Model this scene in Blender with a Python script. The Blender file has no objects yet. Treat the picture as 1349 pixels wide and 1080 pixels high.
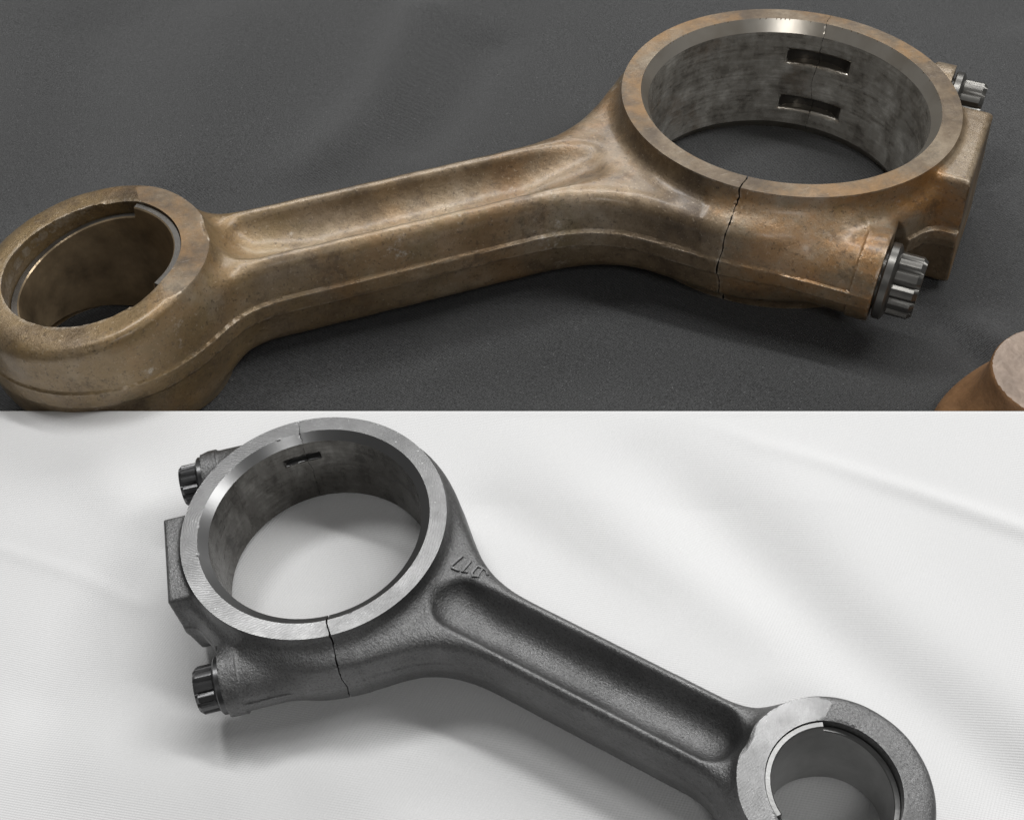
import bpy, bmesh, math, random
import numpy as np
from mathutils import Matrix, Vector

# ------------------------------------------------------------------ frames (camera at the origin, x right, y down, z forward, mm)
F_PX = 1600.0                                  # focal length in pixels of a 1349 px wide picture
RR = np.array([[-0.93634224, 0.35103293, -0.00625231],[0.26103343, 0.68414839, -0.68103049],[-0.23478662, -0.63930968, -0.73222836]])
TR = np.array([99.48463016, -96.27723213, 452.30940051])
RG = np.array([[0.84737516, 0.52505036, -0.0792304],[0.3599462, -0.67767841, -0.64124154],[-0.39037682, 0.51485347, -0.76323773]])
SG = 0.56                                      # the grey rod is the smaller of the two
TG = np.array([-86.97870915, 65.01967141, 562.31764331]) * SG
HB_R, HB_G = 24.3, 24.2                        # half height of each big end (before scale)
NW = RR[:, 2]
XW = np.array([1.0, 0, 0]); XW = XW - NW * NW[0]; XW /= np.linalg.norm(XW)
YW = np.cross(NW, XW)
W = np.c_[XW, YW, NW]                          # world axes written in camera axes
ORG = TR - NW * HB_R                           # world origin: cloth under the big end of the rusty rod
def w_pt(p): return W.T @ (np.asarray(p, float) - ORG) * 0.001
def w_dir(d): return W.T @ np.asarray(d, float)
def ray(px, py): return np.array([(px - 674.5) / F_PX, (py - 540.0) / F_PX, 1.0])
NG = RG[:, 2]; PG0 = TG - NG * HB_G * SG       # plane of the white cloth
def on_plane(px, py, n, p0):
    d = ray(px, py); return w_pt(d * ((n @ p0) / (n @ d)))
def black_at(px, py): return on_plane(px, py, NW, ORG)
def white_at(px, py): return on_plane(px, py, NG, PG0)

scene = bpy.context.scene
COL = scene.collection

# ------------------------------------------------------------------ camera
cam = bpy.data.objects.new('camera', bpy.data.cameras.new('camera')); COL.objects.link(cam)
cm = np.eye(4)
cm[:3, 0] = w_dir((1, 0, 0)); cm[:3, 1] = w_dir((0, -1, 0)); cm[:3, 2] = w_dir((0, 0, -1)); cm[:3, 3] = w_pt((0, 0, 0))
cam.matrix_world = Matrix(cm.tolist())
cam.data.sensor_width = 36.0; cam.data.lens = 36.0 * F_PX / 1349.0
cam.data.clip_start = 0.01; cam.data.clip_end = 50.0
scene.camera = cam

# ------------------------------------------------------------------ light: dim room, soft lamps overhead
world = bpy.data.worlds.new('World'); scene.world = world; world.use_nodes = True
bgn = world.node_tree.nodes['Background']
bgn.inputs[0].default_value = (1.0, 0.99, 0.97, 1); bgn.inputs[1].default_value = 0.07
def area(name, loc, target, sx, sy, power, color=(1, 1, 1)):
    l = bpy.data.lights.new(name, 'AREA'); l.shape = 'RECTANGLE'; l.size = sx; l.size_y = sy; l.energy = power; l.color = color
    o = bpy.data.objects.new(name, l); COL.objects.link(o); o.location = loc
    o.rotation_euler = (Vector(target) - Vector(loc)).to_track_quat('-Z', 'Y').to_euler(); return o
area('ceiling_lamp', (-0.54, 0.21, 1.05), (-0.12, -0.05, 0), 0.22, 0.18, 2.9, (1, 0.997, 0.99))
area('ceiling_lamp', (0.02, 1.22, 1.10), (-0.05, 0.0, 0), 1.30, 0.40, 8.5, (1, 0.997, 0.99))
area('ceiling_lamp', (0.72, -0.02, 1.00), (0.05, -0.12, 0), 0.36, 0.36, 4.0, (1, 0.997, 0.99))
area('ceiling_lamp', (0.08, 0.23, 1.15), (0.03, 0.12, 0), 1.00, 0.07, 6.0, (1, 0.997, 0.99))
area('camera_lamp', (-0.02, -0.66, 0.62), (0.0, -0.05, 0.02), 0.16, 0.12, 0.62, (1, 0.997, 0.99))
scene.view_settings.view_transform = 'Standard'; scene.view_settings.look = 'None'
scene.view_settings.exposure = 0.14; scene.view_settings.gamma = 1.0
scene.view_settings.use_curve_mapping = False
scene.render.engine = 'CYCLES'

# ------------------------------------------------------------------ small helpers
def link(name, me, mats=(), parent=None):
    o = bpy.data.objects.new(name, me); COL.objects.link(o)
    for m in mats: me.materials.append(m)
    if parent is not None: o.parent = parent
    return o
def tag(o, label=None, cat=None, group=None, kind=None):
    if label: o['label'] = label
    if cat: o['category'] = cat
    if group: o['group'] = group
    if kind: o['kind'] = kind
    return o
def mesh_np(name, V, Q, mat_idx=None, sharp=None):
    me = bpy.data.meshes.new(name)
    V = np.asarray(V, np.float32); Q = np.asarray(Q, np.int32)
    me.vertices.add(len(V)); me.vertices.foreach_set('co', V.ravel())
    k = Q.shape[1]
    me.loops.add(Q.size); me.loops.foreach_set('vertex_index', Q.ravel())
    me.polygons.add(len(Q)); me.polygons.foreach_set('loop_start', np.arange(0, Q.size, k, dtype=np.int32))
    if mat_idx is not None: me.polygons.foreach_set('material_index', mat_idx.astype(np.int32))
    me.update(calc_edges=True); me.validate()
    if sharp is not None: me.set_sharp_from_angle(angle=math.radians(sharp))
    return me

# ------------------------------------------------------------------ materials
class NT:
    def __init__(s, name):
        s.m = bpy.data.materials.new(name); s.m.use_nodes = True; s.t = s.m.node_tree
        s.b = s.t.nodes['Principled BSDF']; s.tc = s.t.nodes.new('ShaderNodeTexCoord')
    def n(s, typ, **kw):
        nd = s.t.nodes.new(typ)
        for k, v in kw.items():
            if k.startswith('_'): setattr(nd, k[1:], v)
            else:
                key = int(k[1:]) if k[0] == 'i' and k[1:].isdigit() else k
                if hasattr(v, 'is_output'): s.t.links.new(v, nd.inputs[key])
                else: nd.inputs[key].default_value = v
        return nd
    def noise(s, scale, detail=4, rough=.55, vec=None, dist=0.0):
        nd = s.n('ShaderNodeTexNoise', Scale=scale, Detail=detail, Roughness=rough, Distortion=dist)
        s.t.links.new(vec if vec is not None else s.tc.outputs['Object'], nd.inputs['Vector']); return nd.outputs['Fac']
    def ramp(s, fac, stops):
        nd = s.n('ShaderNodeValToRGB', Fac=fac); cr = nd.color_ramp
        while len(cr.elements) < len(stops): cr.elements.new(.5)
        for e, (p, c) in zip(cr.elements, stops):
            e.position = p; e.color = (c[0], c[1], c[2], 1) if len(c) == 3 else c
        return nd.outputs['Color']
    def mix(s, fac, a, b, mode='MIX'):
        nd = s.n('ShaderNodeMix', _data_type='RGBA', _blend_type=mode)
        for sock, v in ((nd.inputs['Factor'], fac), (nd.inputs['A'], a), (nd.inputs['B'], b)):
            sock = [i for i in nd.inputs if i.name == sock.name and i.type == ('VALUE' if sock.name == 'Factor' else 'RGBA')][0]
            if hasattr(v, 'is_output'): s.t.links.new(v, sock)
            else: sock.default_value = v if not isinstance(v, tuple) else (v[0], v[1], v[2], 1)
        return [o for o in nd.outputs if o.type == 'RGBA'][0]
    def math(s, op, a, b=0.0, clamp=False):
        nd = s.n('ShaderNodeMath', _operation=op, i0=a, i1=b); nd.use_clamp = clamp; return nd.outputs[0]
    def rng(s, v, a, b, c=0.0, d=1.0):
        nd = s.n('ShaderNodeMapRange', i0=v, i1=a, i2=b, i3=c, i4=d); return nd.outputs[0]
    def bump(s, h, strength, dist, normal=None):
        nd = s.n('ShaderNodeBump', Strength=strength, Distance=dist, Height=h)
        if normal is not None: s.t.links.new(normal, nd.inputs['Normal'])
        return nd.outputs['Normal']
    def set(s, **kw):
        for k, v in kw.items():
            k = k.replace('_', ' ')
            if hasattr(v, 'is_output'): s.t.links.new(v, s.b.inputs[k])
            else: s.b.inputs[k].default_value = v if not isinstance(v, tuple) else (v[0], v[1], v[2], 1)
        return s.m

def g(v): return (v, v, v)
def wear(t, col, tint, amt):
    geo = t.n('ShaderNodeNewGeometry')
    edge = t.math('MULTIPLY', t.rng(geo.outputs['Pointiness'], .515, .56), t.rng(t.noise(260, 5, .7), .38, .62))
    return t.mix(t.math('MULTIPLY', edge, amt), col, tint)
def mat_rust(name='rusty forged steel', orange_amt=.85, gold=True):
    t = NT(name)
    base = t.ramp(t.noise(24, 9, .70), [(.35, (.090, .060, .034)), (.46, (.185, .130, .075)), (.55, (.262, .194, .121)), (.66, (.37, .302, .220))])
    if gold:
        sep = t.n('ShaderNodeSeparateXYZ', Vector=t.tc.outputs['Object'])
        gx = t.math('MULTIPLY', t.rng(sep.outputs['X'], .10, .22), t.rng(t.noise(32, 8, .7), .40, .56))
        col = t.mix(t.math('MULTIPLY', gx, .55), base, (.315, .212, .090))
    else: col = base
    orange = t.rng(t.noise(15, 9, .70, dist=.5), .53, .63)
    if gold: orange = t.math('MULTIPLY', orange, t.rng(sep.outputs['X'], .09, -.01, .30, 1.0))
    col = t.mix(t.math('MULTIPLY', orange, orange_amt), col, (.36, .175, .050))
    olive = t.rng(t.noise(36, 8, .72), .55, .66)
    col = t.mix(t.math('MULTIPLY', olive, .4), col, (.20, .155, .070))
    dark = t.rng(t.noise(60, 9, .75), .545, .64)
    col = t.mix(t.math('MULTIPLY', dark, .62), col, (.075, .050, .031))
    col = t.mix(t.rng(t.noise(700, 4, .75), .56, .68, 0, .65), col, (.045, .030, .020))
    col = t.mix(t.rng(t.noise(800, 4, .75), .60, .70, 0, .6), col, (.50, .41, .30))
    col = wear(t, col, (.56, .50, .42), .5)
    scuff = t.math('MULTIPLY', t.rng(t.noise(34, 9, .78), .60, .66), t.rng(t.noise(330, 6, .75), .46, .60))
    col = t.mix(t.math('MULTIPLY', scuff, .7), col, (.60, .55, .48))
    grain = t.noise(900, 5, .75); mid = t.noise(170, 5, .65)
    nrm = t.bump(grain, .8, .00024, t.bump(mid, .25, .0005))
    t.b.inputs['Coat Weight'].default_value = .40; t.b.inputs['Coat Roughness'].default_value = .24
    return t.set(Base_Color=col, Metallic=.40, Roughness=t.rng(t.noise(120, 7, .75), .35, .65, .26, .46), Normal=nrm)
def mat_rust_machined():
    t = NT('tarnished machined steel')
    base = t.ramp(t.noise(46, 8, .7), [(.38, (.095, .066, .040)), (.5, (.165, .120, .074)), (.64, (.26, .205, .140))])
    col = t.mix(t.rng(t.noise(19, 9, .7), .48, .60, 0, .8), base, (.29, .165, .062))
    col = t.mix(t.rng(t.noise(95, 8, .75), .54, .66, 0, .6), col, (.085, .064, .042))
    col = t.mix(t.rng(t.noise(800, 4, .75), .57, .70, 0, .5), col, (.08, .055, .035))
    mp = t.n('ShaderNodeMapping', Vector=t.tc.outputs['Object']); mp.inputs['Scale'].default_value = (1, 9, 1); mp.inputs['Rotation'].default_value = (0, 0, .5)
    col = t.mix(t.rng(t.noise(260, 4, .7, mp.outputs[0]), .62, .72, 0, .5), col, (.52, .46, .38))
    nrm = t.bump(t.noise(700, 5, .75), .6, .00018)
    return t.set(Base_Color=col, Metallic=.25, Roughness=t.rng(t.noise(80, 6, .7), .35, .65, .38, .55), Normal=nrm)
def mat_bore(name, light, warm):
    t = NT(name)
    sep = t.n('ShaderNodeSeparateXYZ', Vector=t.tc.outputs['Object'])
    ang = t.math('ARCTAN2', sep.outputs['Y'], sep.outputs['X'])
    def cyl(au, zz):
        c = t.n('ShaderNodeCombineXYZ', X=t.math('MULTIPLY', ang, au), Y=t.math('MULTIPLY', sep.outputs['Z'], zz)); return c.outputs[0]
    blot = t.noise(1, 9, .74, cyl(4.2, 75)); streak = t.noise(1, 7, .75, cyl(2.6, 900)); fine = t.noise(1, 3, .6, cyl(9, 3800))
    k = light
    mixv = t.math('ADD', t.math('MULTIPLY', blot, .68), t.math('MULTIPLY', streak, .32))
    col = t.ramp(mixv, [(.40, (.11 * k, .10 * k, .088 * k)), (.47, (.24 * k, .225 * k, .20 * k)), (.55, (.36 * k, .345 * k, .315 * k)), (.62, (.55 * k, .53 * k, .49 * k))])
    if warm: col = t.mix(t.rng(t.noise(20, 8, .7), .55, .66, 0, .55), col, (.22, .13, .06))
    nrm = t.bump(t.math('ADD', streak, t.math('MULTIPLY', fine, .6)), .45, .00010)
    return t.set(Base_Color=col, Metallic=.55, Roughness=t.rng(mixv, .4, .6, .34, .16), Normal=nrm)
def mat_chamfer(name, v, warm=0.):
    t = NT(name)
    col = t.mix(t.rng(t.noise(40, 4), .45, .7, 0, .6 * (1 if warm else .5)), g(v) if not warm else (v, v * .93, v * .82), (v * .55, v * .45, v * .33) if warm else g(v * .6))
    return t.set(Base_Color=col, Metallic=.85, Roughness=.30, Normal=t.bump(t.noise(120, 2), .3, .0002))
def mat_grey_forged():
    t = NT('grey forged steel')
    col = t.ramp(t.noise(34, 8, .72), [(.38, g(.135)), (.62, g(.205))])
    col = t.mix(t.rng(t.noise(2000, 4, .7), .52, .66, 0, .5), col, g(.27))
    col = t.mix(t.rng(t.noise(1800, 4, .7), .52, .64, 0, .45), col, g(.035))
    col = wear(t, col, g(.45), .18)
    nrm = t.bump(t.noise(1700, 4, .7), 1.0, .00022, t.bump(t.noise(420, 3), .25, .0004))
    return t.set(Base_Color=col, Metallic=.88, Roughness=t.rng(t.noise(90, 7, .7), .35, .65, .36, .50), Normal=nrm)
def mat_grey_machined():
    t = NT('milled grey steel')
    # arcs left by the face mill: fine rings round a far-off centre
    mp = t.n('ShaderNodeMapping', Vector=t.tc.outputs['Object']); mp.inputs['Location'].default_value = (.022, .012, 0)
    wv = t.n('ShaderNodeTexWave', _wave_type='RINGS', _rings_direction='Z', Scale=480, Distortion=5.0, Detail=2, Vector=mp.outputs[0]); wv.inputs['Detail Scale'].default_value = 2.0
    blot = t.noise(90, 8, .7)
    col = t.ramp(blot, [(.36, g(.125)), (.62, g(.175))])
    col = t.mix(t.rng(t.noise(700, 4, .7), .66, .72, 0, .6), col, g(.6))
    nrm = t.bump(wv.outputs['Fac'], .34, .00003, t.bump(t.noise(1500, 2), .15, .00006))
    return t.set(Base_Color=col, Metallic=.9, Roughness=t.rng(blot, .3, .7, .36, .30), Normal=nrm)
def mat_simple(name, col, metal, rough, bscale=900, bs=.3, bd=.0001, var=.25):
    t = NT(name); n = t.noise(70, 4, .6)
    c = t.mix(t.rng(n, .3, .7), tuple(x * (1 - var) for x in col), tuple(x * (1 + var) for x in col))
    return t.set(Base_Color=c, Metallic=metal, Roughness=rough, Normal=t.bump(t.noise(bscale, 2, .6), bs, bd))
def mat_cloth(name, col, fleck, rib, strength, grain, ang, sheen, lint):
    t = NT(name)
    def wave(a, sc):
        mp = t.n('ShaderNodeMapping', Vector=t.tc.outputs['Object']); mp.inputs['Rotation'].default_value = (0, 0, math.radians(a))
        w = t.n('ShaderNodeTexWave', _wave_type='BANDS', _bands_direction='X', Scale=sc, Distortion=.6, Detail=1.5, Vector=mp.outputs[0]); w.inputs['Detail Scale'].default_value = .3
        return w.outputs['Fac']
    h = t.math('ADD', wave(ang, rib), t.math('MULTIPLY', wave(ang + 74, rib * 1.25), .6))
    yarn = t.noise(1700, 3, .7)
    c = t.mix(t.rng(yarn, .35, .65), tuple(x * (1 - fleck) for x in col), tuple(x * (1 + fleck) for x in col))
    c = t.mix(t.rng(t.noise(7, 3), .35, .65, 0, .5), c, tuple(x * .94 for x in col))
    if lint: c = t.mix(t.rng(t.noise(1500, 1, .4), .745, .77, 0, .5), c, (.28, .28, .28))
    nrm = t.bump(yarn, grain, .00022, t.bump(h, strength, .00018))
    t.b.inputs['Sheen Weight'].default_value = sheen; t.b.inputs['Sheen Roughness'].default_value = .5
    return t.set(Base_Color=c, Roughness=.9, Specular_IOR_Level=.15, Normal=nrm)

M_RUST, M_RMACH = mat_rust(), mat_rust_machined()
M_RBORE = mat_bore('worn rusty bore', 1.6, True); M_RCH = mat_chamfer('bright worn chamfer', .62, 1)
M_GREY, M_GMACH = mat_grey_forged(), mat_grey_machined()
M_GBORE = mat_bore('dull grey bore', .40, False); M_GCH = mat_chamfer('grey chamfer', .22)
M_CRACK = mat_simple('raw fracture', (.035, .030, .026), .3, .7)
M_SLOT = mat_simple('shaded slot wall', (.085, .080, .074), .6, .30, 500, .3, .0001, .4)  # shade inside the bearing slots, painted as a dark wall colour
M_BOLT_R = mat_simple('oiled bolt steel', (.155, .15, .14), .85, .33, 500, .25, .0001)
M_BOLT_G = mat_simple('black oxide bolt steel', (.10, .10, .102), .8, .32, 900, .3, .0001)
M_BUSH_R = mat_simple('rusty bushing', (.30, .225, .140), .5, .28, 300, .5, .0003, .5)
M_BUSH_RIM = mat_simple('grey bushing edge', (.10, .093, .084), .6, .40, 500, .4, .0002)
M_BUSH_G = mat_simple('grey bushing steel', (.36, .36, .355), .8, .28, 700, .3, .0001)
M_BUSH_GRIM = mat_simple('bright bushing edge', (.22, .22, .217), .85, .36, 800, .4, .0001)
M_PALE = mat_simple('scratched machined pad', (.29, .225, .18), .35, .38, 220, .7, .0005, .3)
M_FLANK = mat_simple('orange rusty flank', (.26, .140, .066), .25, .45, 500, .7, .0004, .35)
M_BLACK = mat_cloth('black cloth weave', (.046, .0467, .0472), .75, 430, .7, .9, 58, .3, True)
M_WHITE = mat_cloth('white cloth weave', (.76, .76, .76), .02, 430, .40, .10, 28, .1, False)

# ------------------------------------------------------------------ signed distance field of the connecting rod (mm)
def smin(a, b, k):
    h = np.clip(.5 + .5 * (b - a) / k, 0, 1); return b + (a - b) * h - k * h * (1 - h)
def smax(a, b, k): return -smin(-a, -b, k)
def sstep(e0, e1, x):
    t = np.clip((x - e0) / (e1 - e0), 0, 1); return t * t * (3 - 2 * t)
R2 = np.float32(2 ** .5)
ROD_R = dict(L=246.3, ro=37.2, ri=28.2, Rin=53.06, Rb=50.2, H=HB_R, ch=4.3, hs=24.2, tap=.236, xb=-19.5, s0=-70.0, sz=-.07, band=.95, lump=.05, bo=0., br=.95, seat=20.5, sl=1, px=79., pr=11.3, pf=(112, 62, 7.0, 8.0), pe=4.5, pk=9.5)
ROD_G = dict(L=245.5, ro=36.0, ri=25.5, Rin=52.4, Rb=48.3, H=HB_G, ch=3.2, hs=23.95, tap=.19, xb=-15.0, s0=-65.8, sz=-.09, band=.35, lump=.03, bo=1.3, br=.92, seat=16.5, sl=0, px=77., pr=12.3, pf=(96, 58, 2.8, 7.5), pe=0., pk=7.0)
BQ = 56.5                                                  # bolt axis offset from the bore axis
def rod_sdf(x, y, z, P):
    a = np.abs(z); s = (x + y) / R2; q = (x - y) / R2; aq = np.abs(q)
    r = np.hypot(x, y); xs = x - P['L']; rs = np.hypot(xs, y)
    # side walls: forging draft, trimmed flash band round the parting plane
    draft = np.maximum(a - 3.2, 0) * np.float32(.105) - np.float32(P['band']) * (1 - sstep(2.6, 3.6, a))
    shank = np.maximum(np.abs(y) - (17.9 - .004 * (x - 90)), np.maximum(-x, xs))
    strip = smax(smax(aq - 67.6, np.where(q > 0, s - 14, s - 8), 16.0), -s - 16, 14.0)
    body = smin(r - 65.0, strip, 16.0)
    out = smin(shank, body, 42.0)
    out = smin(out, rs - (P['ro'] + .2), 20.0)
    top = 17.4 - 1.6 * sstep(100, 60, x)
    d = smax(out + draft, a - top, 5.6)
    # bolt bosses on the cap
    ra = np.hypot(aq - (BQ - .8), z * .98)
    boss = smax(ra - 14.0, np.maximum(-s - 50.5, s - 4), 1.0)
    flash = np.maximum(np.maximum(a - 2.4, aq - (69.9 + .9 * P['band'])), np.maximum(-s - 50.0, s - 2)); flash = np.maximum(flash, 48 - aq)
    boss = smin(boss, np.maximum(ra - 14.75, np.abs(s + 46.8) - 3.6), 1.6)
    d = smin(d, boss, 7.0); d = np.minimum(d, flash)
    # weight pad on the cap
    bw = aq - (22.6 + (22.0 - a) * .15) - 1.35 * P['band'] * (1 - sstep(2.8, 3.8, a))
    pad = smax(smax(bw, -(s - (P['s0'] + P['sz'] * z)), 1.2), a - 21.6, 2.2); pad = np.maximum(pad, s + 30)
    d = smin(d, pad, 5.0)
    # small end hump with tapered faces, then big end ring
    hump = smax(rs - P['ro'] - .35 + draft * .35, a - (P['hs'] - (xs - P['xb']) * P['tap']), 3.2)
    d = smin(d, hump, 9.0)
    d = np.maximum(d, np.where(x > 150, a - P['hs'], -99))
    ring = np.maximum(r - 60.0 - (P['H'] - a) * .06, a - P['H'])
    d = smin(d, ring, 2.5 + 5.7 * sstep(-50, -36, s))
    d = np.maximum(d, a - P['H'])
    # channel of the I-section, running out towards the big end
    xc = np.clip(x, P['px'], 196.0); dp = np.hypot(x - xc, y * 1.0) - P['pr']
    pf = P['pf']; fl = pf[2] + pf[3] * sstep(pf[0], pf[1], x) + P['pe'] * sstep(176, 214, x)
    pk = smax(dp - (a - 17.4) * .34, fl - a, P['pk'])
    d = smax(d, -pk, 2.4)
    # hand-forged unevenness, then the machining
    wl = P['lump'] * sstep(61, 66, r); d0 = d + wl * np.sin(x * .33 + .9 * np.sin(y * .21)) * np.sin(y * .37 + z * .4 + .7 * np.sin(x * .17)) + .4 * wl * np.sin(x * .9 + z) * np.sin(y * .8 - x * .3)
    # * np.sin(x * .33 + .9 * np.sin(y * .21)) * np.sin(y * .37 + z * .4 + .7 * np.sin(x * .17)) + np.float32(.07) * np.sin(x * .9 + z) * np.sin(y * .8 - x * .3)
    d = np.where((a > P['hs'] - .35) & (x > 150) | (a > P['H'] - .5) | (s < P['s0'] + 1.5), d, np.maximum(d0, np.where(x > 150, a - P['hs'], a - P['H'])))
    # bores, chamfers, bolt seats, bearing slots
    m = (P['Rin'] - P['Rb']) / P['ch']
    d = np.maximum(d, P['Rb'] - r)
    d = np.maximum(d, (P['Rin'] - (P['H'] - a) * m - r) / np.float32((1 + m * m) ** .5))
    d = np.maximum(d, P['ri'] - rs)
    rb = np.hypot(aq - BQ, z)
    d = smax(d, -np.maximum(s + 50.5, rb - P['seat']), .8)
    slot = np.maximum(np.maximum(np.abs(a - 10.3) - 2.7, r - (P['Rb'] + 4.2 * np.clip(1 - (s / 12.5) ** 4, 0, 1))), np.maximum(np.abs(s) - 12.5, q + 20))
    if not P['sl']: slot = np.maximum(slot + .7, np.maximum(np.abs(s + 2) - 8.5, -z))
    return smax(d, -slot, 1.3)
def crack_at(q, z):
    return .75 * jag(q, 0, 9.0) + .55 * jag(z, 1, 7.0) + .30 * jag(q, 2, 3.1) + .30 * jag(z, 3, 2.6) + .12 * jag(q + z, 4, 1.3) + .07 * jag(q * 2 - z, 4, .9)
_jr = np.random.default_rng(11).uniform(-1, 1, (5, 400)).astype(np.float32)
def jag(v, row, cell): return np.interp(v / cell, np.arange(-200, 200), _jr[row]).astype(np.float32)
def crack_gap(q, g): return g * (.25 + .75 * sstep(-30, 30, q)) * (.75 + .35 * jag(q, 2, 2.3))

# ---- dual contouring on a sparse fine grid
def contour_rod(P, vox):
    lo = np.array([-80., -100., -P['H'] - 4.5 * vox], np.float32); hi = np.array([292., 100., P['H'] + 4.5 * vox], np.float32)
    B = 8; n = np.ceil((hi - lo) / (vox * B)).astype(int); N = n * B + 1
    f32 = np.float32
    c = [lo[i] + (np.arange(n[i], dtype=f32) + .5) * vox * B for i in range(3)]
    X, Y, Z = np.meshgrid(*c, indexing='ij')
    dc = rod_sdf(X, Y, Z, P)
    # big pieces far from the surface keep a constant sign
    D = np.empty(N, f32)
    rep = np.repeat(np.repeat(np.repeat(dc, B, 0), B, 1), B, 2)
    D[:-1, :-1, :-1] = rep; D[-1] = 9; D[:, -1] = 9; D[:, :, -1] = 9
    act = np.argwhere(np.abs(dc) < vox * B * 1.35)
    off = np.arange(B + 1)
    for k in range(0, len(act), 1500):
        blk = act[k:k + 1500] * B
        ix = blk[:, 0, None] + off; iy = blk[:, 1, None] + off; iz = blk[:, 2, None] + off
        xx = (lo[0] + ix * vox).astype(f32)[:, :, None, None]; yy = (lo[1] + iy * vox).astype(f32)[:, None, :, None]; zz = (lo[2] + iz * vox).astype(f32)[:, None, None, :]
        shp = (len(blk), B + 1, B + 1, B + 1)
        v = rod_sdf(np.broadcast_to(xx, shp), np.broadcast_to(yy, shp), np.broadcast_to(zz, shp), P)
        D[ix[:, :, None, None], iy[:, None, :, None], iz[:, None, None, :]] = v
    return D, lo, vox
def dual_contour(D, lo, vox, func, x0=0):
    shp = D.shape; ins = D < 0
    pts, nrm, cells, quads = [], [], [], []
    sy, sx = shp[2], shp[1] * shp[2]
    for ax in range(3):
        A = [slice(None)] * 3; Bq = [slice(None)] * 3; A[ax] = slice(0, -1); Bq[ax] = slice(1, None)
        ch = ins[tuple(A)] != ins[tuple(Bq)]
        idx = np.argwhere(ch)
        o1, o2 = [(1, 2), (2, 0), (0, 1)][ax]
        ok = (idx[:, o1] > 0) & (idx[:, o2] > 0) & (idx[:, o1] < shp[o1] - 1) & (idx[:, o2] < shp[o2] - 1)
        idx = idx[ok]
        d0 = D[idx[:, 0], idx[:, 1], idx[:, 2]]; j = idx.copy(); j[:, ax] += 1
        d1 = D[j[:, 0], j[:, 1], j[:, 2]]
        t = np.clip(d0 / (d0 - d1 + 1e-12), 0, 1)
        p = idx.astype(np.float32); p[:, ax] += t
        pts.append(p)
        e1 = np.zeros(3, int); e1[o1] = 1; e2 = np.zeros(3, int); e2[o2] = 1
        lin = lambda q: q[:, 0] * sx + q[:, 1] * sy + q[:, 2]
        cs = np.stack([lin(idx - e1 - e2), lin(idx - e2), lin(idx), lin(idx - e1)], 1)
        cells.append(cs)
        flip = d0 > 0
        qd = cs.copy(); qd[flip] = qd[flip][:, ::-1]; quads.append(qd)
    pts = np.concatenate(pts); cells = np.concatenate(cells); quads = np.concatenate(quads)
    Wp = lo + pts * vox
    h = np.float32(.06)
    gx = []
    for k in range(3):
        e = np.zeros(3, np.float32); e[k] = h
        a = Wp + e; b = Wp - e
        gx.append(func(a[:, 0], a[:, 1], a[:, 2]) - func(b[:, 0], b[:, 1], b[:, 2]))
    G = np.stack(gx, 1); G /= np.linalg.norm(G, axis=1, keepdims=True) + 1e-9
    uc, inv = np.unique(cells.ravel(), return_inverse=True)
    inv = inv.ravel(); P4 = np.repeat(pts, 4, 0); G4 = np.repeat(G, 4, 0); n = len(uc)
    bc = lambda w: np.bincount(inv, w, n)
    cnt = bc(None); mp = np.stack([bc(P4[:, k]) for k in range(3)], 1) / cnt[:, None]
    rel = P4 - mp[inv]; bb = (G4 * rel).sum(1)
    M = np.zeros((n, 3, 3)); rhs = np.zeros((n, 3))
    for a in range(3):
        rhs[:, a] = bc(G4[:, a] * bb)
        for b in range(a, 3): M[:, a, b] = M[:, b, a] = bc(G4[:, a] * G4[:, b])
    M += np.eye(3) * .008
    dx = np.linalg.solve(M, rhs[..., None])[..., 0]
    V = mp + dx
    cc = np.stack([uc // sx, (uc % sx) // sy, uc % sy], 1)
    V = np.clip(V, cc - .05, cc + 1.05)
    lut = quads.ravel(); Q = np.searchsorted(uc, lut).reshape(-1, 4)
    return lo + V * vox, Q

def zones(C, Nf, P):
    """material slot of each face: 0 forged, 1 machined face, 2 bore, 3 chamfer or painted slot glint, 4 fracture, 5 painted slot shade"""
    x, y, z = C.T; r = np.hypot(x, y); a = np.abs(z); rs = np.hypot(x - P['L'], y); s = (x + y) / R2; q = (x - y) / R2
    mi = np.zeros(len(C), int)
    mi[(a > P['hs'] - .06) & (rs < 60) & (x > 150) & (np.abs(Nf[:, 2]) > .985)] = 1
    mi[(s < P['s0'] + P['sz'] * z + .35) & (np.abs(q) < 28)] = 1
    mi[r < P['Rb'] + .6] = 2
    mi[(r > P['Rb'] + .5) & (r < P['Rb'] + 5) & (np.abs(s) < 13) & (q < -20) & (np.abs(a - 10.3) < 3.6)] = 5  # back of the slots: recess shade painted in
    mi[(r < P['Rin'] + .05) & (a > P['H'] - P['ch'] - .1) & (np.abs(Nf[:, 2]) > .25)] = 3
    mi[(np.abs(np.abs(a - 10.3) - 2.7) < .9) & (r > P['Rb'] - .2) & (r < P['Rb'] + 5.2) & (np.abs(s) < 13) & (q < -20) & (np.abs(Nf[:, 2]) > .3)] = 3  # slot lips borrow the chamfer colour as a painted glint
    mi[(a > P['H'] - .16) & (r < 61) & (r > P['Rin'] - .1)] = 1
    mi[(np.abs(s - crack_at(q, z)) < .75) & (np.abs(Nf[:, 0] + Nf[:, 1]) / R2 > .72) & (r > P['Rb'] + .15) & (a < P['H'] - .1)] = 4
    return mi
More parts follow.
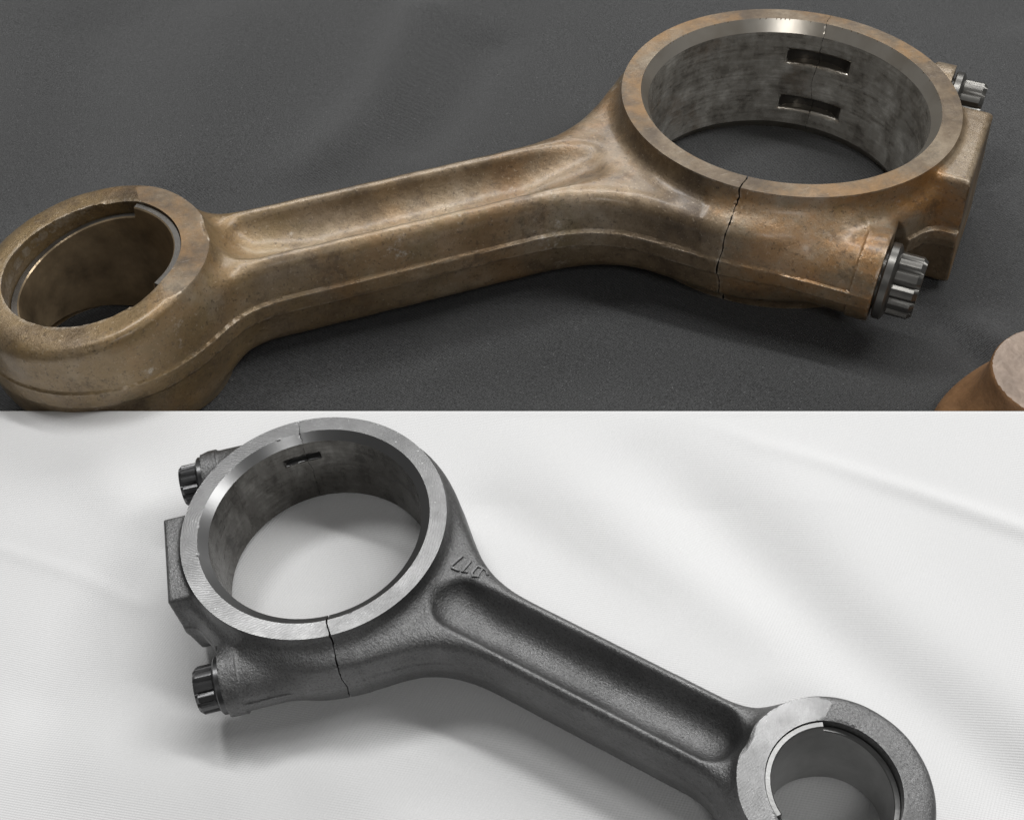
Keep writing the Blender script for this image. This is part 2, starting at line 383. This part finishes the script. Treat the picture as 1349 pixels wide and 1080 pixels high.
def snap_edges(V, P):
    """pull vertices that lie beside a turned edge onto that edge, so the edge runs as a clean circle"""
    V = V.copy()
    for cx_, rad, za in ((0., 60.0, P['H']), (0., P['Rin'], P['H']), (0., P['Rb'], P['H'] - P['ch']), (P['L'], P['ri'], None)):
        x = V[:, 0] - cx_; y = V[:, 1]; r = np.hypot(x, y) + 1e-9; a = np.abs(V[:, 2])
        zt = np.full(len(V), za) if za is not None else np.minimum(P['hs'], P['hs'] - (x - P['xb']) * P['tap'])
        m = np.hypot(r - rad, a - zt) < .62
        V[m, 0] = cx_ + x[m] / r[m] * rad; V[m, 1] = y[m] / r[m] * rad; V[m, 2] = np.sign(V[m, 2]) * zt[m]
    return V
def build_rod_meshes(P, vox, scale, flip, gap):
    D, lo, vox = contour_rod(P, vox)
    N = D.shape
    xs = lo[0] + np.arange(N[0]) * vox; ys = lo[1] + np.arange(N[1]) * vox; zs = lo[2] + np.arange(N[2]) * vox
    X = xs[:, None, None].astype(np.float32); Y = ys[None, :, None].astype(np.float32); Z = zs[None, None, :].astype(np.float32)
    S = (X + Y) / R2; Qq = (X - Y) / R2
    split = (S - crack_at(Qq, Z)).astype(np.float32)
    res = []
    for sgn in (1, -1):
        fs = crack_gap(Qq, gap) / 2 - sgn * split
        Dk = np.maximum(D, fs)
        def func(x, y, z, sgn=sgn):
            return np.maximum(rod_sdf(x, y, z, P), crack_gap((x - y) / R2, gap) / 2 - sgn * ((x + y) / R2 - crack_at((x - y) / R2, z)))
        V, Q = dual_contour(Dk, lo.astype(np.float32), np.float32(vox), func)
        V = snap_edges(V, P)
        A = V[Q]; C = A.mean(1); Nf = np.cross(A[:, 2] - A[:, 0], A[:, 3] - A[:, 1]); Nf /= np.linalg.norm(Nf, axis=1, keepdims=True) + 1e-12
        mi = zones(C, Nf, P)
        V = V.copy()
        if flip: V[:, 1] *= -1; V[:, 2] *= -1
        V[:, 2] += P['H']
        res.append((V * (scale * .001), Q, mi))
    return res

# ---- turned parts
def lathe(name, prof, n, xf, mats, slots=None, sharp=35):
    """closed profile [(axial, radius)] turned about the axis; xf maps (axial, u, v) to mm"""
    V = []; Q = []; mi = []
    m = len(prof)
    for i in range(n):
        th = 2 * math.pi * i / n
        for (ax, r) in prof:
            rr = r(th) if callable(r) else r
            V.append(xf(ax(th) if callable(ax) else ax, rr * math.cos(th), rr * math.sin(th)))
    for i in range(n):
        for k in range(m):
            a, b = i * m + k, i * m + (k + 1) % m; c, d = ((i + 1) % n) * m + (k + 1) % m, ((i + 1) % n) * m + k
            Q.append((a, b, c, d)); mi.append(slots[k] if slots else 0)
    me = mesh_np(name, V, np.array(Q), np.array(mi), None)
    bm = bmesh.new(); bm.from_mesh(me); bmesh.ops.recalc_face_normals(bm, faces=bm.faces); bm.to_mesh(me); bm.free()
    for m_ in mats: me.materials.append(m_)
    me.set_sharp_from_angle(angle=math.radians(sharp)); return me

def make_rod(name, P, scale, flip, Rm, t_cam, forged, mach, bore, cham, bolt_m, bush_m, rim_m, label, vox, gap):
    root = bpy.data.objects.new(name, None); COL.objects.link(root); root.empty_display_size = .02
    tag(root, label, 'connecting rod')
    n = Rm[:, 2]; base = t_cam - n * P['H'] * scale
    mw = np.eye(4); mw[:3, :3] = np.c_[w_dir(Rm[:, 0]), w_dir(Rm[:, 1]), w_dir(n)]; mw[:3, 3] = w_pt(base)
    root.matrix_world = Matrix(mw.tolist())
    parts = []
    for nm, (V, Q, mi) in zip(('rod_body', 'rod_cap'), build_rod_meshes(P, vox, scale, flip, gap)):
        me = mesh_np(nm, V, Q, mi, 33)
        parts.append(link(nm, me, (forged, mach, bore, cham, M_CRACK, M_SLOT), root))
    def loc(p):                                             # canonical mm -> local metres
        x, y, z = p
        if flip: y, z = -y, -z
        return (x * scale * .001, y * scale * .001, (z + P['H']) * scale * .001)
    # bushing: full height on the shank side, stepped down on the other
    L, ri = P['L'], P['ri'] - .12; ri2 = ri - 2.4
    def stepz(th):
        c_ = math.cos(th) * ri
        return P['hs'] - .9 if c_ < P['xb'] + 1.6 else P['hs'] - 4.4 - max(0, (c_ - P['xb'])) * P['tap']
    def flatz(th): return P['hs'] - .3 - max(0, math.cos(th) * ri - P['xb']) * P['tap']
    topz, botz = (flatz, stepz) if flip else (stepz, flatz)
    N = 288
    prof = [(lambda th: topz(th), ri - .25), (lambda th: topz(th) - .3, ri), (lambda th: -botz(th) + .3, ri), (lambda th: -botz(th), ri - .25), (lambda th: -botz(th), ri2 + .4), (lambda th: -botz(th) + .4, ri2), (lambda th: topz(th) - .4, ri2), (lambda th: topz(th), ri2 + .4)]
    me = lathe('bushing', prof, N, lambda ax, u, v: loc((L + u, v, ax)), (bush_m, rim_m), [1, 0, 1, 1, 0, 0, 1, 1])
    link('bushing', me, (), root)
    # twelve-point flange bolts
    for sg in (1, -1):
        ex = loc((0, 0, 0)); 
        def xf(ax, u, v, sg=sg):                            # axial = s, u = q offset, v = z
            s_, q_, v = ax + P['bo'], sg * BQ + u * P['br'], v * P['br']
            return loc(((s_ + q_) / 2 ** .5, (s_ - q_) / 2 ** .5, v))
        bolt = bpy.data.objects.new('bolt', None); COL.objects.link(bolt); bolt.parent = root; bolt.empty_display_size = .01
        me = lathe('flange', [(-49.6, 0.01), (-49.6, 10.5), (-51.2, 10.6), (-51.2, 13.1), (-51.7, 13.6), (-53.9, 13.6), (-54.5, 13.0), (-55.4, 10.8), (-55.4, .01)], 72, xf, (bolt_m,))
        link('flange', me, (), bolt)
        def star(R0):
            def f(th):
                k = (th * 12 / (2 * math.pi) + .25) % 1.0; tri = abs(k - .5) * 2
                return R0 * (1 - .125 * max(0, (tri - .42) / .58))
            return f
        me = lathe('head', [(-55.0, .01), (-55.0, star(11.2)), (-62.2, star(11.2)), (-63.6, lambda th: min(star(11.2)(th), 9.9)), (-63.6, 7.2), (-63.2, 6.9), (-63.2, .01)], 288, xf, (bolt_m,), None, 24)
        link('head', me, (), bolt)
    return root, parts, loc

VOX = 2 * HB_R / 65.0; VOX_G = 2 * HB_G / 65.0
rod_r, parts_r, loc_r = make_rod('connecting_rod', ROD_R, 1.0, True, RR, TR, M_RUST, M_RMACH, M_RBORE, M_RCH, M_BOLT_R, M_BUSH_R, M_BUSH_RIM,
    'large rusty brown connecting rod with dark bolts lying on black cloth', VOX, .50)
rod_g, parts_g, loc_g = make_rod('connecting_rod', ROD_G, SG, False, RG, TG, M_GREY, M_GMACH, M_GBORE, M_GCH, M_BOLT_G, M_BUSH_G, M_BUSH_GRIM,
    'clean dark grey connecting rod with raised lettering lying on white cloth', VOX_G, .75)

# raised forging marks on the web of the grey rod
def stroke_mesh(name, strokes, loc, z0, hgt, w):
    bm = bmesh.new()
    for pl in strokes:
        pl = [Vector((p[0], p[1])) for p in pl]
        rows = []
        for i, p in enumerate(pl):
            d = (pl[min(i + 1, len(pl) - 1)] - pl[max(i - 1, 0)]).normalized(); nn = Vector((-d.y, d.x))
            pp = p - d * (w * .8) * (i == 0) + d * (w * .8) * (i == len(pl) - 1)
            rows.append([bm.verts.new(loc((*(pp + nn * o), z0(*pp) + zz))) for o, zz in ((-w * 1.4, -1.2), (-w * .7, hgt), (w * .7, hgt), (w * 1.4, -1.2))])
        for a, b in zip(rows, rows[1:]):
            for k in range(3): bm.faces.new((a[k], b[k], b[k + 1], a[k + 1]))
        bm.faces.new(rows[0][::-1]); bm.faces.new(rows[-1])
    bmesh.ops.recalc_face_normals(bm, faces=bm.faces)
    me = bpy.data.meshes.new(name); bm.to_mesh(me); bm.free(); return me
MARKS = {'raised_seven': [[(68.2, 13.6), (64.9, 13.2), (64.3, 14.2), (65.6, 20.2)]],
         'raised_one': [[(71.9, 14.6), (70.0, 13.6), (70.4, 19.8)]],
         'raised_monogram': [[(77.6, 14.9), (75.3, 13.9), (74.2, 15.2), (74.3, 18.8), (75.2, 19.8), (76.9, 19.7)], [(77.5, 14.9), (76.8, 19.7)], [(76.8, 19.7), (78.6, 19.9), (80.2, 18.2)]]}
def top_z(x, y, P):
    z = np.arange(8, 26, .05); d = rod_sdf(np.full_like(z, x), np.full_like(z, y), z, P); return float(z[np.argmax(d > 0)])
for nm, stx in MARKS.items():
    link(nm, stroke_mesh(nm, stx, loc_g, lambda x, y: top_z(x, y, ROD_G), .8, .62), (M_GREY,), parts_g[0])

# ------------------------------------------------------------------ the black cloth
rng = np.random.default_rng(4)
def seg_dist(X, Y, pl):
    best = np.full(X.shape, 1e9)
    for (x0, y0), (x1, y1) in zip(pl, pl[1:]):
        dx, dy = x1 - x0, y1 - y0; t = np.clip(((X - x0) * dx + (Y - y0) * dy) / (dx * dx + dy * dy), 0, 1)
        best = np.minimum(best, np.hypot(X - x0 - t * dx, Y - y0 - t * dy))
    return best
def soft_noise(X, Y, terms):
    return sum(A * np.sin(X * kx + Y * ky + ph + .6 * np.sin(X * ky * .6 - Y * kx * .5 + ph * 2)) for A, kx, ky, ph in terms)
def grid(name, X, Y, Z, mat, sharp=None):
    ny, nx = X.shape
    V = np.stack([X, Y, Z], -1).reshape(-1, 3)
    i = np.arange(ny * nx).reshape(ny, nx)
    Q = np.stack([i[:-1, :-1], i[:-1, 1:], i[1:, 1:], i[1:, :-1]], -1).reshape(-1, 4)
    return link(name, mesh_np(name, V, Q, None, sharp), (mat,))
X, Y = np.meshgrid(np.linspace(-.62, .42, 320), np.linspace(-.34, .62, 300))
folds = [([(560, 20), (500, 130), (420, 235)], .011, .0022), ([(640, 60), (560, 190)], .010, -.0014), ([(300, 30), (230, 240)], .018, .0014), ([(120, 40), (60, 260)], .016, -.0012),
         ([(690, 380), (600, 540)], .012, .0016), ([(560, 400), (470, 560)], .012, -.0015), ([(820, 440), (720, 560)], .011, -.0010), ([(1210, 395), (1290, 470), (1349, 540)], .004, -.0012), ([(1240, 400), (1310, 455)], .005, .0010),
         ([(1349, 60), (1280, 330)], .012, .0012), ([(960, 400), (1100, 520)], .012, .0009)]
Zb = np.zeros_like(X)
for pl, wd, hg in folds:
    Zb += 2.3 * hg * np.exp(-(seg_dist(X, Y, [black_at(*p)[:2] for p in pl]) / (wd * 1.35)) ** 2)
Zb += soft_noise(X, Y, [(.0004, 60, 22, 0), (.0003, 35, -41, 1.3), (.0002, 110, 30, 2.2), (.00045, 18, 12, .4)])
# keep the cloth just under whatever rests on it
def rod_axis_dist(root, P, sc):
    M = np.array(root.matrix_world); a = M[:3, 3]; b = (M @ np.array([P['L'] * sc * .001, 0, 0, 1]))[:3]
    return seg_dist(X, Y, [a[:2], b[:2]])
Zb = np.minimum(Zb, .007) - .0004
near = np.exp(-(np.maximum(rod_axis_dist(rod_r, ROD_R, 1.0) - .07, 0) / .02) ** 2)
Zb = Zb * (1 - near) + np.minimum(Zb * .4, -.0001) * near
o = grid('black_cloth', X, Y, Zb, M_BLACK); tag(o, 'black woven cloth spread under the rusty rods', None, None, 'structure')

# ------------------------------------------------------------------ the white cloth: drawn over a low board in front, straight far edge
EA, EB = white_at(-200, 538.6), white_at(1480, 538.6)
e1 = (EB - EA); LE = np.linalg.norm(e1); e1 /= LE
wn = w_dir(NG); e2 = np.cross(wn, e1); e2 /= np.linalg.norm(e2)
if (white_at(674, 1000) - white_at(674, 600)) @ e2 < 0: e2 = -e2          # e2 runs towards the camera
LT = abs((white_at(674, 1280) - EA) @ e2)
def wuv(px, py):
    p = white_at(px, py) - EA; return (p @ e1, p @ e2)
u = np.linspace(0, LE, 420); v = np.linspace(0, LT, 330)
U, Vv = np.meshgrid(u, v)
wf = [([(930, 548), (1000, 580), (1070, 600), (1200, 640), (1349, 692)], .0030, .0007), ([(860, 590), (960, 700), (1080, 820), (1220, 960), (1349, 1060)], .012, -.0021), ([(1000, 560), (1150, 780), (1349, 940)], .014, .0012),
      ([(0, 715), (120, 755), (190, 788)], .0024, .00016), ([(-20, 740), (120, 780)], .012, -.0003), ([(110, 540), (160, 640), (190, 700)], .010, .0010), ([(60, 900), (200, 720)], .012, -.0012), ([(640, 670), (740, 740), (860, 800)], .009, -.0018),
      ([(700, 560), (860, 760), (960, 830)], .013, .0014), ([(330, 960), (480, 930), (640, 960), (760, 1040)], .008, -.0012), ([(440, 1000), (620, 1080)], .010, .0012), ([(380, 600), (420, 690)], .010, -.0006), ([(700, 1000), (820, 1080)], .006, .0010),
      ([(1240, 940), (1349, 1020)], .010, -.0008), ([(150, 1000), (320, 1060)], .012, .0009)]
Hh = np.zeros_like(U)
for pl, wd, hg in wf:
    Hh += 1.6 * hg * np.exp(-(seg_dist(U, Vv, [wuv(*p) for p in pl]) / wd) ** 2)
Hh += soft_noise(U, Vv, [(.00022, 70, 34, .3), (.00018, 48, -60, 1.9), (.00008, 170, 60, .7)])
G0 = np.array(rod_g.matrix_world); ga = G0[:3, 3] - EA; gb = (G0 @ np.array([ROD_G['L'] * SG * .001, 0, 0, 1]))[:3] - EA
nd = seg_dist(U, Vv, [(ga @ e1, ga @ e2), (gb @ e1, gb @ e2)])
near = np.exp(-(np.maximum(nd - .030, 0) / .016) ** 2)
Hh = Hh * (1 - near) + np.minimum(Hh * .3, 0) * near - .00025
Hh = Hh * np.clip((Vv - .002) / .03, 0, 1)                               # drawn tight along the edge
Pw = EA + U[..., None] * e1 + Vv[..., None] * e2 + Hh[..., None] * wn
# hem: rounded far edge, then straight down to the black cloth
er = .0016; rows = []
for k in range(1, 7):
    th = math.radians(90) * k / 6
    rows.append(Pw[0] + e2 * (-er * math.sin(th)) - wn * er * (1 - math.cos(th)))
last = rows[-1]
for zt in np.linspace(.8, 0, 6):
    pz = last.copy(); pz[:, 2] = last[:, 2] * zt - .004 * (1 - zt); rows.append(pz)
Pall = np.concatenate([np.array(rows)[::-1], Pw]) + e2 * er
def drop(p, off):
    q_ = p + off; q2 = q_.copy(); q2[..., 2] = -.004; return q_, q2
n1, n2 = drop(Pall[-1], e2 * .001); Pall = np.concatenate([Pall, n1[None], n2[None]])
l1, l2 = drop(Pall[:, 0], -e1 * .001); r1, r2 = drop(Pall[:, -1], e1 * .001)
Pall = np.concatenate([l2[:, None], l1[:, None], Pall, r1[:, None], r2[:, None]], 1)
o = grid('white_cloth', Pall[..., 0], Pall[..., 1], Pall[..., 2], M_WHITE, 50); tag(o, 'white ribbed cloth drawn over a low board under the grey rod', None, None, 'structure')

# ------------------------------------------------------------------ end of another rusty forging, cut by the right edge of the picture
def forging_end():
    c0 = black_at(1362, 578); cx0, cy0 = c0[0] * 1000, c0[1] * 1000
    def f(x, y, z):
        x = x - cx0; y = y - cy0
        post = np.maximum(np.hypot(x * .92, y) - (19.5 + .03 * (30 - z)), z - 30 - x * .03 - y * .06)
        foot = smax(np.hypot((x + 2.5) * .67, y - 1) - 18.5, z - 9 + .25 * np.abs(x + 8), 5)
        d = smin(post, foot, 20.0)
        d = smax(d, z - 30 - x * .03 - y * .06, 2.0)
        return np.maximum(d, .2 - z)
    vox = .7; lo = np.array([cx0 - 60, cy0 - 45, -2.], np.float32); N = np.array([150, 130, 52])
    ax = [lo[i] + np.arange(N[i], dtype=np.float32) * vox for i in range(3)]
    Xg, Yg, Zg = np.meshgrid(*ax, indexing='ij')
    V, Q = dual_contour(f(Xg, Yg, Zg).astype(np.float32), lo, np.float32(vox), f)
    A = V[Q]; Nf = np.cross(A[:, 2] - A[:, 0], A[:, 3] - A[:, 1]); Nf /= np.linalg.norm(Nf, axis=1, keepdims=True) + 1e-12
    mi = ((A.mean(1)[:, 2] > 27.0) & (Nf[:, 2] > .96)).astype(int)
    V[:, 0] -= cx0; V[:, 1] -= cy0
    root = bpy.data.objects.new('forging_end', None); COL.objects.link(root); root.location = (c0[0], c0[1], 0); root.empty_display_size = .01
    tag(root, 'end of another orange rusty forging with pale scratched face at the right edge', 'engine part')
    top = mi == 1
    for nm, sel, m in (('flank', ~top, M_FLANK), ('machined_face', top, M_PALE)):
        uq, iv = np.unique(Q[sel].ravel(), return_inverse=True)
        link(nm, mesh_np(nm, V[uq] * .001, iv.reshape(-1, 4), None, 40), (m,), root)
forging_end()
